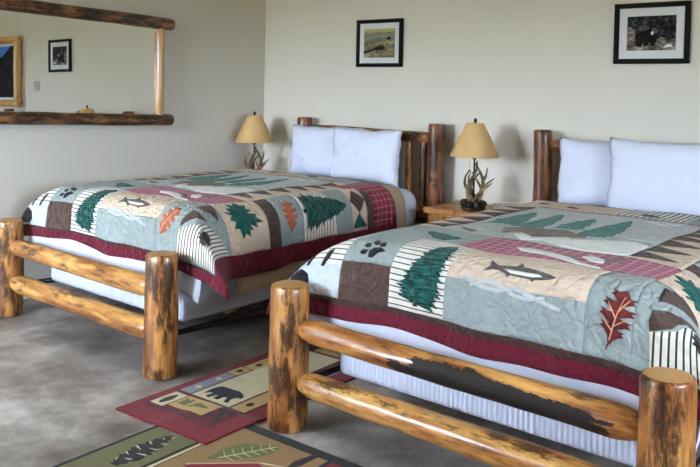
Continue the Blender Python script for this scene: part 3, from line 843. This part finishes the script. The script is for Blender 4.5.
# ------------------------------------------------------------------ wall pictures
def flat(name, poly, y, mat, parent, depth=.001):
    """thin printed shape on a picture, poly in (x,z)"""
    bm = bmesh.new()
    f = bm.faces.new([bm.verts.new((x, y, z)) for x, z in poly])
    r = bmesh.ops.extrude_face_region(bm, geom=[f])
    bmesh.ops.translate(bm, vec=(0, depth, 0), verts=[v for v in r['geom'] if isinstance(v, bmesh.types.BMVert)])
    bmesh.ops.recalc_face_normals(bm, faces=list(bm.faces))
    return meshobj(name, bm, mat, parent)
def print_mat(name, stops, scale, sx=1, sz=1):
    t = NT(name); v = t.coord('Object', (sx, 1, sz))
    t.col(t.ramp(t.noise(v, scale, 8, .7), [(p, lin(c)) for p, c in stops])); t.set(.7, .1); return name, t.m
for n, m in (print_mat('dark_foliage_print', [(.38, (12, 13, 14)), (.55, (44, 48, 46)), (.72, (128, 134, 126))], 42),
             print_mat('rock_print', [(.35, (36, 34, 32)), (.52, (110, 104, 96)), (.7, (206, 202, 198))], 34, .5, 1),
             print_mat('bear_fur_print', [(.35, (10, 9, 10)), (.6, (40, 32, 34)), (.8, (96, 80, 84))], 26),
             print_mat('bear_back_print', [(.3, (50, 42, 44)), (.7, (108, 94, 98))], 26),
             print_mat('meadow_print', [(.35, (78, 72, 54)), (.52, (128, 118, 92)), (.72, (186, 178, 150))], 22, .5, 1.6),
             print_mat('river_print', [(.35, (92, 100, 92)), (.65, (140, 146, 136))], 20, .3, 2),
             print_mat('dusk_sky_print', [(.35, (150, 140, 90)), (.7, (206, 196, 140))], 8, .3, 2),
             print_mat('dark_landscape_print', [(.35, (10, 10, 12)), (.7, (44, 44, 50))], 9),
             print_mat('blue_sky_print', [(.3, (40, 80, 170)), (.7, (96, 140, 214))], 9)):
    M_[n] = m
def picture(label, x0, x1, z0, z1, fw, mw):
    p = thing('picture', label, 'picture', ((x0+x1)/2, 0, (z0+z1)/2), 0, 'framed prints')
    w, h = (x1-x0)/2, (z1-z0)/2
    for nm, lo, hi in (('frame_bar', (-w, -.028, h-fw), (w, -.001, h)), ('frame_bar', (-w, -.028, -h), (w, -.001, -h+fw)), ('frame_bar', (-w, -.028, -h+fw), (-w+fw, -.001, h-fw)), ('frame_bar', (w-fw, -.028, -h+fw), (w, -.001, h-fw))):
        box(nm, lo, hi, 'black', p, .004)
    box('mat_board', (-w+fw, -.014, -h+fw), (w-fw, -.002, h-fw), 'mat', p)
    return p, w-fw-mw, h-fw-mw
p, w, h = picture('black framed colour print of an animal beside a river, over the mirror-side bed', 1.102, 1.566, 1.697, 2.079, .030, .045)
flat('print', [(-w, -h), (w, -h), (w, h), (-w, h)], -.016, 'meadow_print', p)
flat('print_sky', [(-w, .72*h), (w, .78*h), (w, h), (-w, h)], -.0175, 'dusk_sky_print', p)
flat('print_river', [(-w, .25*h), (-.2*w, .18*h), (.4*w, .30*h), (w, .22*h), (w, .62*h), (-w, .66*h)], -.0175, 'river_print', p)
flat('print_animal', [(-w, -.55*h), (-.6*w, -.45*h), (-.25*w, -.28*h), (.0*w, -.18*h), (.25*w, -.15*h), (.4*w, -.28*h), (.38*w, -.42*h), (.25*w, -.46*h), (.2*w, -.55*h), (.1*w, -.46*h), (-.1*w, -.5*h), (-.15*w, -.58*h), (-.25*w, -.45*h), (-.6*w, -.6*h), (-w, -.72*h)], -.0185, 'bear_fur_print', p)
flat('print_rock', [(.42*w, .22*h), (.55*w, .22*h), (.75*w, .26*h), (.72*w, .42*h), (.58*w, .44*h)], -.0185, 'bear_fur_print', p)
p, w, h = picture('black framed monochrome print of a walking bear, over the right foreground bed', 3.267, 3.741, 1.714, 2.099, .032, .052)
flat('print', [(-w, -h), (w, -h), (w, h), (-w, h)], -.016, 'dark_foliage_print', p)
flat('print_rocks', [(-w, -h), (w, -h), (w, -.35*h), (.4*w, -.25*h), (.1*w, -.4*h), (-.4*w, -.2*h), (-.6*w, .2*h), (-w, .45*h)], -.0175, 'rock_print', p)
flat('print_bear', [(-.62*w, -.75*h), (-.66*w, -.2*h), (-.62*w, .25*h), (-.4*w, .48*h), (0, .42*h), (.2*w, .36*h), (.32*w, .1*h), (.22*w, -.08*h), (.24*w, -.4*h), (.16*w, -.72*h), (.0, -.75*h), (-.06*w, -.5*h), (-.12*w, -.72*h), (-.28*w, -.78*h), (-.3*w, -.5*h), (-.4*w, -.8*h)], -.0185, 'bear_fur_print', p)
flat('print_bear_back', [(-.6*w, .22*h), (-.4*w, .46*h), (-.05*w, .42*h), (-.1*w, .2*h), (-.4*w, .1*h)], -.0195, 'bear_back_print', p)
flat('print_bear_face', [(.0, .30*h), (.16*w, .34*h), (.3*w, .1*h), (.2*w, -.05*h), (.06*w, .05*h)], -.0195, 'bear_back_print', p)
flat('print_muzzle', [(.0, .02*h), (.06*w, .12*h), (.12*w, .05*h), (.08*w, -.1*h), (.01*w, -.08*h)], -.0202, 'mat', p)
flat('print_pale_rock', [(.5*w, -.85*h), (.62*w, -.68*h), (.8*w, -.62*h), (.9*w, -.82*h)], -.0185, 'mat', p)

# log-framed picture further right on the back wall (seen in the mirror)
X0, X1, Z0, Z1 = 4.42, 5.32, 1.335, 2.14
p = thing('log_framed_picture', 'dark picture with a blue top in a golden log frame, reflected in the mirror', 'picture', ((X0+X1)/2, 0, (Z0+Z1)/2))
w, h = (X1-X0)/2, (Z1-Z0)/2
for a, b_ in (((-w-.05, -.05, h), (w+.05, -.05, h)), ((-w-.05, -.05, -h), (w+.05, -.05, -h)), ((-w, -.05, -h+.03), (-w, -.05, h-.03)), ((w, -.05, -h+.03), (w, -.05, h-.03))):
    log('frame_log', a, b_, .046, .046, 'goldlog', p, 'end', seg=18)
box('mat_board', (-w+.02, -.03, -h+.02), (w-.02, -.003, h-.02), 'mat', p)
flat('print', [(-w+.075, -h+.075), (w-.075, -h+.075), (w-.075, h-.075), (-w+.075, h-.075)], -.033, 'dark_landscape_print', p)
flat('print_sky', [(-w+.2, h-.075), (-w+.3, h-.14), (0, h-.22), (w-.075, h-.2), (w-.075, h-.075)], -.0345, 'blue_sky_print', p)
# light switch
p = thing('light_switch', 'small pale light switch plate on the back wall, seen in the mirror', 'light switch', (4.045, 0, 1.552))
box('plate', (-.062, -.007, -.06), (.062, -.0005, .06), 'switch', p, .002)
for sx in (-.03, .03): box('toggle', (sx-.008, -.016, -.012), (sx+.008, -.0065, .012), 'trim', p, .002)

# ------------------------------------------------------------------ log mirror
mi = thing('mirror', 'wide wall mirror framed by dark peeled logs and a pale pole', 'mirror', (0, -1.095, 1.62))
def mz(y, z0, z1): return z0+(z1-z0)*((-1.095-y)/1.405)
Y1 = -3.05
P = lambda y, z: (.05, y+1.095, z-1.62)
log('top_rail', P(-1.075, mz(-1.075, 2.000, 2.052)), P(Y1-.1, mz(Y1-.1, 2.000, 2.052)), .046, .05, 'mirlog', mi, 'enddark', wob=.1)
log('bottom_rail', P(-1.075, mz(-1.075, 1.237, 1.277)), P(Y1-.1, mz(Y1-.1, 1.237, 1.277)), .044, .046, 'mirlog', mi, 'enddark', wob=.09)
for y in (-1.196, Y1): log('side_pole', P(y, mz(y, 1.237, 1.277)+.03), P(y, mz(y, 2.000, 2.052)-.03), .036, .036, 'mirpost', mi, 'end', taper=.05, wob=.04)
bm = bmesh.new()
# glass slab, hung with a slight lean and turn
zc, yc = 1.645, (-1.196+Y1)/2
box_bm(bm, (0, 0, 0), (.006, abs(Y1+1.196), .79))
g = meshobj('glass', bm, 'mirror', mi)
g.location = (.045, yc+1.095, zc-1.62)
g.rotation_euler = (math.atan2(.046, 1.405)*-1, -.0102, .0047)

# ------------------------------------------------------------------ rugs
def rug(name, label, loc, rz, w, l, th, bgm, zfun):
    r = thing(name, label, 'rug', loc, rz)
    bm = bmesh.new(); n = max(6, int(w/.05)); m = int(l/.05)
    top = [[bm.verts.new((w*i/n, l*j/m, zfun(w*i/n, l*j/m)+th)) for j in range(m+1)] for i in range(n+1)]
    bot = [[bm.verts.new((w*i/n, l*j/m, zfun(w*i/n, l*j/m)+.0005)) for j in range(m+1)] for i in range(n+1)]
    for i in range(n):
        for j in range(m):
            bm.faces.new((top[i][j], top[i+1][j], top[i+1][j+1], top[i][j+1])); bm.faces.new((bot[i][j], bot[i][j+1], bot[i+1][j+1], bot[i+1][j]))
    for i in range(n):
        bm.faces.new((top[i][0], bot[i][0], bot[i+1][0], top[i+1][0])); bm.faces.new((top[i][m], top[i+1][m], bot[i+1][m], bot[i][m]))
    for j in range(m):
        bm.faces.new((top[0][j], top[0][j+1], bot[0][j+1], bot[0][j])); bm.faces.new((top[n][j], bot[n][j], bot[n][j+1], top[n][j+1]))
    meshobj('rug_ground', bm, bgm, r)
    def piece(nm, poly, mat, lift=.0015):
        bm = bmesh.new()
        bm.faces.new([bm.verts.new((x, y, 0)) for x, y in poly])
        bmesh.ops.triangulate(bm, faces=list(bm.faces))
        for ax in (0, 1):
            lo = min(q[ax] for q in poly); hi = max(q[ax] for q in poly); d = w/n if ax == 0 else l/m
            k = math.floor(lo/d)+1
            while k*d < hi-1e-5:
                co = [0, 0, 0]; no = [0, 0, 0]; co[ax] = k*d; no[ax] = 1
                bmesh.ops.bisect_plane(bm, geom=list(bm.verts)+list(bm.edges)+list(bm.faces), dist=1e-6, plane_co=co, plane_no=no); k += 1
        bm.normal_update()
        rev = [f for f in bm.faces if f.normal.z < 0]
        if rev: bmesh.ops.reverse_faces(bm, faces=rev)
        e = [e for e in bm.edges if len(e.link_faces) == 1]
        ret = bmesh.ops.extrude_edge_only(bm, edges=e)
        low = {v for v in ret['geom'] if isinstance(v, bmesh.types.BMVert)}
        for v in bm.verts: v.co.z = zfun(v.co.x, v.co.y)+th+(-.0008 if v in low else lift)
        return meshobj(nm, bm, mat, r)
    return r, piece
def rc(x0, x1, y0, y1): return [(x0, y0), (x1, y0), (x1, y1), (x0, y1)]

# larger rug, under the runner: origin at its far left corner, local x to the right, local y away from the beds
R2 = (2.398, -2.655); A2 = math.radians(2.0)
w2, l2 = 1.55, 1.1
def flatz(x, y): return 0.0
r2, pc = rug('area_rug', 'olive and tan lodge rug with pine cones and black border, under the red runner', (R2[0]+math.sin(A2)*l2, R2[1]-math.cos(A2)*l2, 0), A2, w2, l2, .008, 'y_black', flatz)
V = lambda d: l2-d                           # distance from the far edge
# far border stays black; bands inside
pc('green_band', rc(.022, .265, .05, V(.012)), 'y_olive')
pc('pale_stripe', rc(.285, .300, .05, V(.012)), 'y_line')
pc('tan_field', rc(.308, .80, .05, V(.058)), 'y_brown')
pc('red_field', rc(.825, 1.49, .05, V(.058)), 'y_red')
def cone_shape(cx, cy, L, wd, rot, n=9):
    out = []
    for i in range(n): f = i/n; out += [(wd*math.sin(PI*min(1, f*.85+.12))*1.0, -L/2+L*f), (wd*.62*math.sin(PI*min(1, f*.85+.16)), -L/2+L*(f+.05))]
    pts = out+[(0, L/2)]+[(-x, y) for x, y in out[::-1]]
    return [(cx+x*math.cos(rot)-y*math.sin(rot), cy+x*math.sin(rot)+y*math.cos(rot)) for x, y in pts]
pc('pine_cone', cone_shape(.155, V(.47), .33, .062, .10), 'y_black', .0025)
for k in range(10):
    f = (k+.5)/10; yy = V(.47)-.15+.3*f; ww = .05*math.sin(PI*min(1, f*.85+.12)); s = 1 if k % 2 else -1
    pc('cone_scale', [(.155+s*.006, yy), (.155+s*ww, yy+.018), (.155+s*ww*.9, yy+.006)], 'y_line', .0035)
pc('twig', [(.13, V(.72)), (.17, V(.70)), (.21, V(.735)), (.18, V(.72)), (.15, V(.74))], 'y_black', .0025)
fern = [(.41, V(.36)), (.40, V(.25)), (.43, V(.16)), (.50, V(.13)), (.55, V(.085)), (.585, V(.12)), (.575, V(.2)), (.53, V(.26)), (.50, V(.30))]
pc('fern_leaf', fern, 'y_green', .0025)
def stroke(nm, a, b_, wd, mat, lift):
    d = Vector((a[1]-b_[1], b_[0]-a[0])).normalized()*wd
    pc(nm, [(a[0]-d.x, a[1]-d.y), (a[0]+d.x, a[1]+d.y), (b_[0]+d.x*.5, b_[1]+d.y*.5), (b_[0]-d.x*.5, b_[1]-d.y*.5)], mat, lift)
stroke('fern_stem', (.445, V(.33)), (.56, V(.10)), .003, 'y_line', .004)
for k in range(6):
    f = .12+.15*k; bx, by = .445+.115*f, V(.33-.23*f)
    stroke('fern_vein', (bx, by), (bx-.05+.02*f, by+.035), .002, 'y_line', .004)
    stroke('fern_vein', (bx, by), (bx+.055-.02*f, by-.002), .002, 'y_line', .004)
pc('red_feather', [(.38, V(.46)), (.44, V(.39)), (.60, V(.255)), (.635, V(.265)), (.60, V(.33)), (.48, V(.45))], 'y_red', .0025)
stroke('feather_edge', (.385, V(.445)), (.61, V(.245)), .003, 'y_line', .004)
stroke('feather_edge', (.61, V(.245)), (.70, V(.215)), .003, 'y_line', .004)
pc('black_twig', [(.70, V(.15)), (.72, V(.06)), (.75, V(.06)), (.745, V(.16)), (.72, V(.24))], 'y_black', .0025)

# runner between the beds: origin near left corner, local y along the bed
R1 = (2.112, -2.956); A1 = math.radians(2.6)
ca, sa = math.cos(A1), math.sin(A1)
def over2(x, y):
    X = R1[0]+x*ca-y*sa; Y = R1[1]+x*sa+y*ca
    dx = X-R2[0]; dy = Y-R2[1]
    u = dx*math.cos(A2)+dy*math.sin(A2); v = -(-dx*math.sin(A2)+dy*math.cos(A2))
    f = min(u+.06, v+.06)/.05
    f = max(0, min(1, f)); return .0095*f*f*(3-2*f)
W1, L1 = .615, 1.55
r1, pc = rug('runner_rug', 'burgundy runner rug with a black bear, lying between the two beds', (R1[0], R1[1], 0), A1, W1, L1, .008, 'y_burg', over2)
pc('inner_edging', rc(.052, .512, .118, L1-.118), 'y_dred', .001)
for sgn in (0, 1):
    T = (lambda x, y: (x, y)) if sgn == 0 else (lambda x, y: (.564-x, L1-y))
    def rr(x0, x1, y0, y1):
        q = [T(x0, y0), T(x1, y0), T(x1, y1), T(x0, y1)]; return q
    def tp(P): return [T(*p_) for p_ in P]
    pc('cream_panel', rr(.060, .145, .155, .315), 'y_cream', .0022)
    pc('cone_motif', tp(cone_shape(.102, .235, .12, .026, 0, 6)), 'y_black', .0032)
    pc('tan_panel', rr(.155, .385, .185, .32), 'y_tan', .0022)
    pc('fern_motif', tp(fir((.18, .255), (.36, .255), .05, 5)), 'y_green', .0032)
    pc('dark_red_panel', rr(.395, .495, .165, .335), 'y_dred', .0022)
    for dx, dy in ((0, 0), (.028, .045), (-.028, -.045), (.028, -.045), (-.028, .045)):
        pc('cross_motif', tp(rc(.445+dx-.014, .445+dx+.014, .25+dy-.02, .25+dy+.02)), 'y_black', .0032)
    pc('blue_panel', rr(.055, .130, .345, .655), 'y_blue', .0022)
    for k in range(2): pc('star_motif', tp(ngon_circle(.094, .43+.14*k, .018, .02, 6)), 'y_cream', .0032)
    pc('track_panel', rr(.055, .130, .665, .77), 'y_tan', .0022)
    pc('track_panel', rr(.410, .500, .345, .77), 'y_tan', .0022)
    for (x, y) in ((.094, .72), (.455, .43), (.455, .58), (.455, .70)):
        pc('track_motif', tp(ngon_circle(x, y, .018, .024, 8)), 'y_black', .0032)
pc('cream_field', rc(.143, .395, .345, L1-.345), 'y_cream', .0022)
for k in range(9):
    for j in range(3):
        if (k+j) % 2 == 0: pc('check', rc(.155+j*.078, .155+j*.078+.07, .60+k*.055, .60+k*.055+.05), 'y_check', .003)
BEAR = [(.165, .375), (.178, .395), (.170, .44), (.150, .475), (.155, .515), (.185, .525), (.225, .525), (.262, .515), (.295, .530), (.322, .510), (.345, .492), (.350, .470), (.325, .462), (.318, .445), (.345, .425), (.345, .400), (.322, .395), (.305, .425), (.275, .45), (.250, .44), (.262, .405), (.245, .390), (.228, .405), (.222, .44), (.198, .43), (.205, .395), (.190, .375)]
def bear_xy(a, b_):      # world points of the bear on the runner -> local
    dx, dy = a-R1[0], b_-R1[1]; return (dx*ca+dy*sa, -dx*sa+dy*ca)
BW = [(2.272,-2.558),(2.262,-2.50),(2.268,-2.46),(2.282,-2.442),(2.32,-2.438),(2.353,-2.436),(2.39,-2.43),(2.42,-2.44),(2.452,-2.458),(2.462,-2.484),(2.437,-2.494),(2.431,-2.522),(2.453,-2.566),(2.425,-2.565),(2.405,-2.525),(2.383,-2.522),(2.381,-2.568),(2.355,-2.57),(2.352,-2.53),(2.337,-2.535),(2.329,-2.581),(2.305,-2.575),(2.31,-2.53),(2.29,-2.53)]
pc('bear_motif', [bear_xy(*q) for q in BW], 'y_navy', .004)
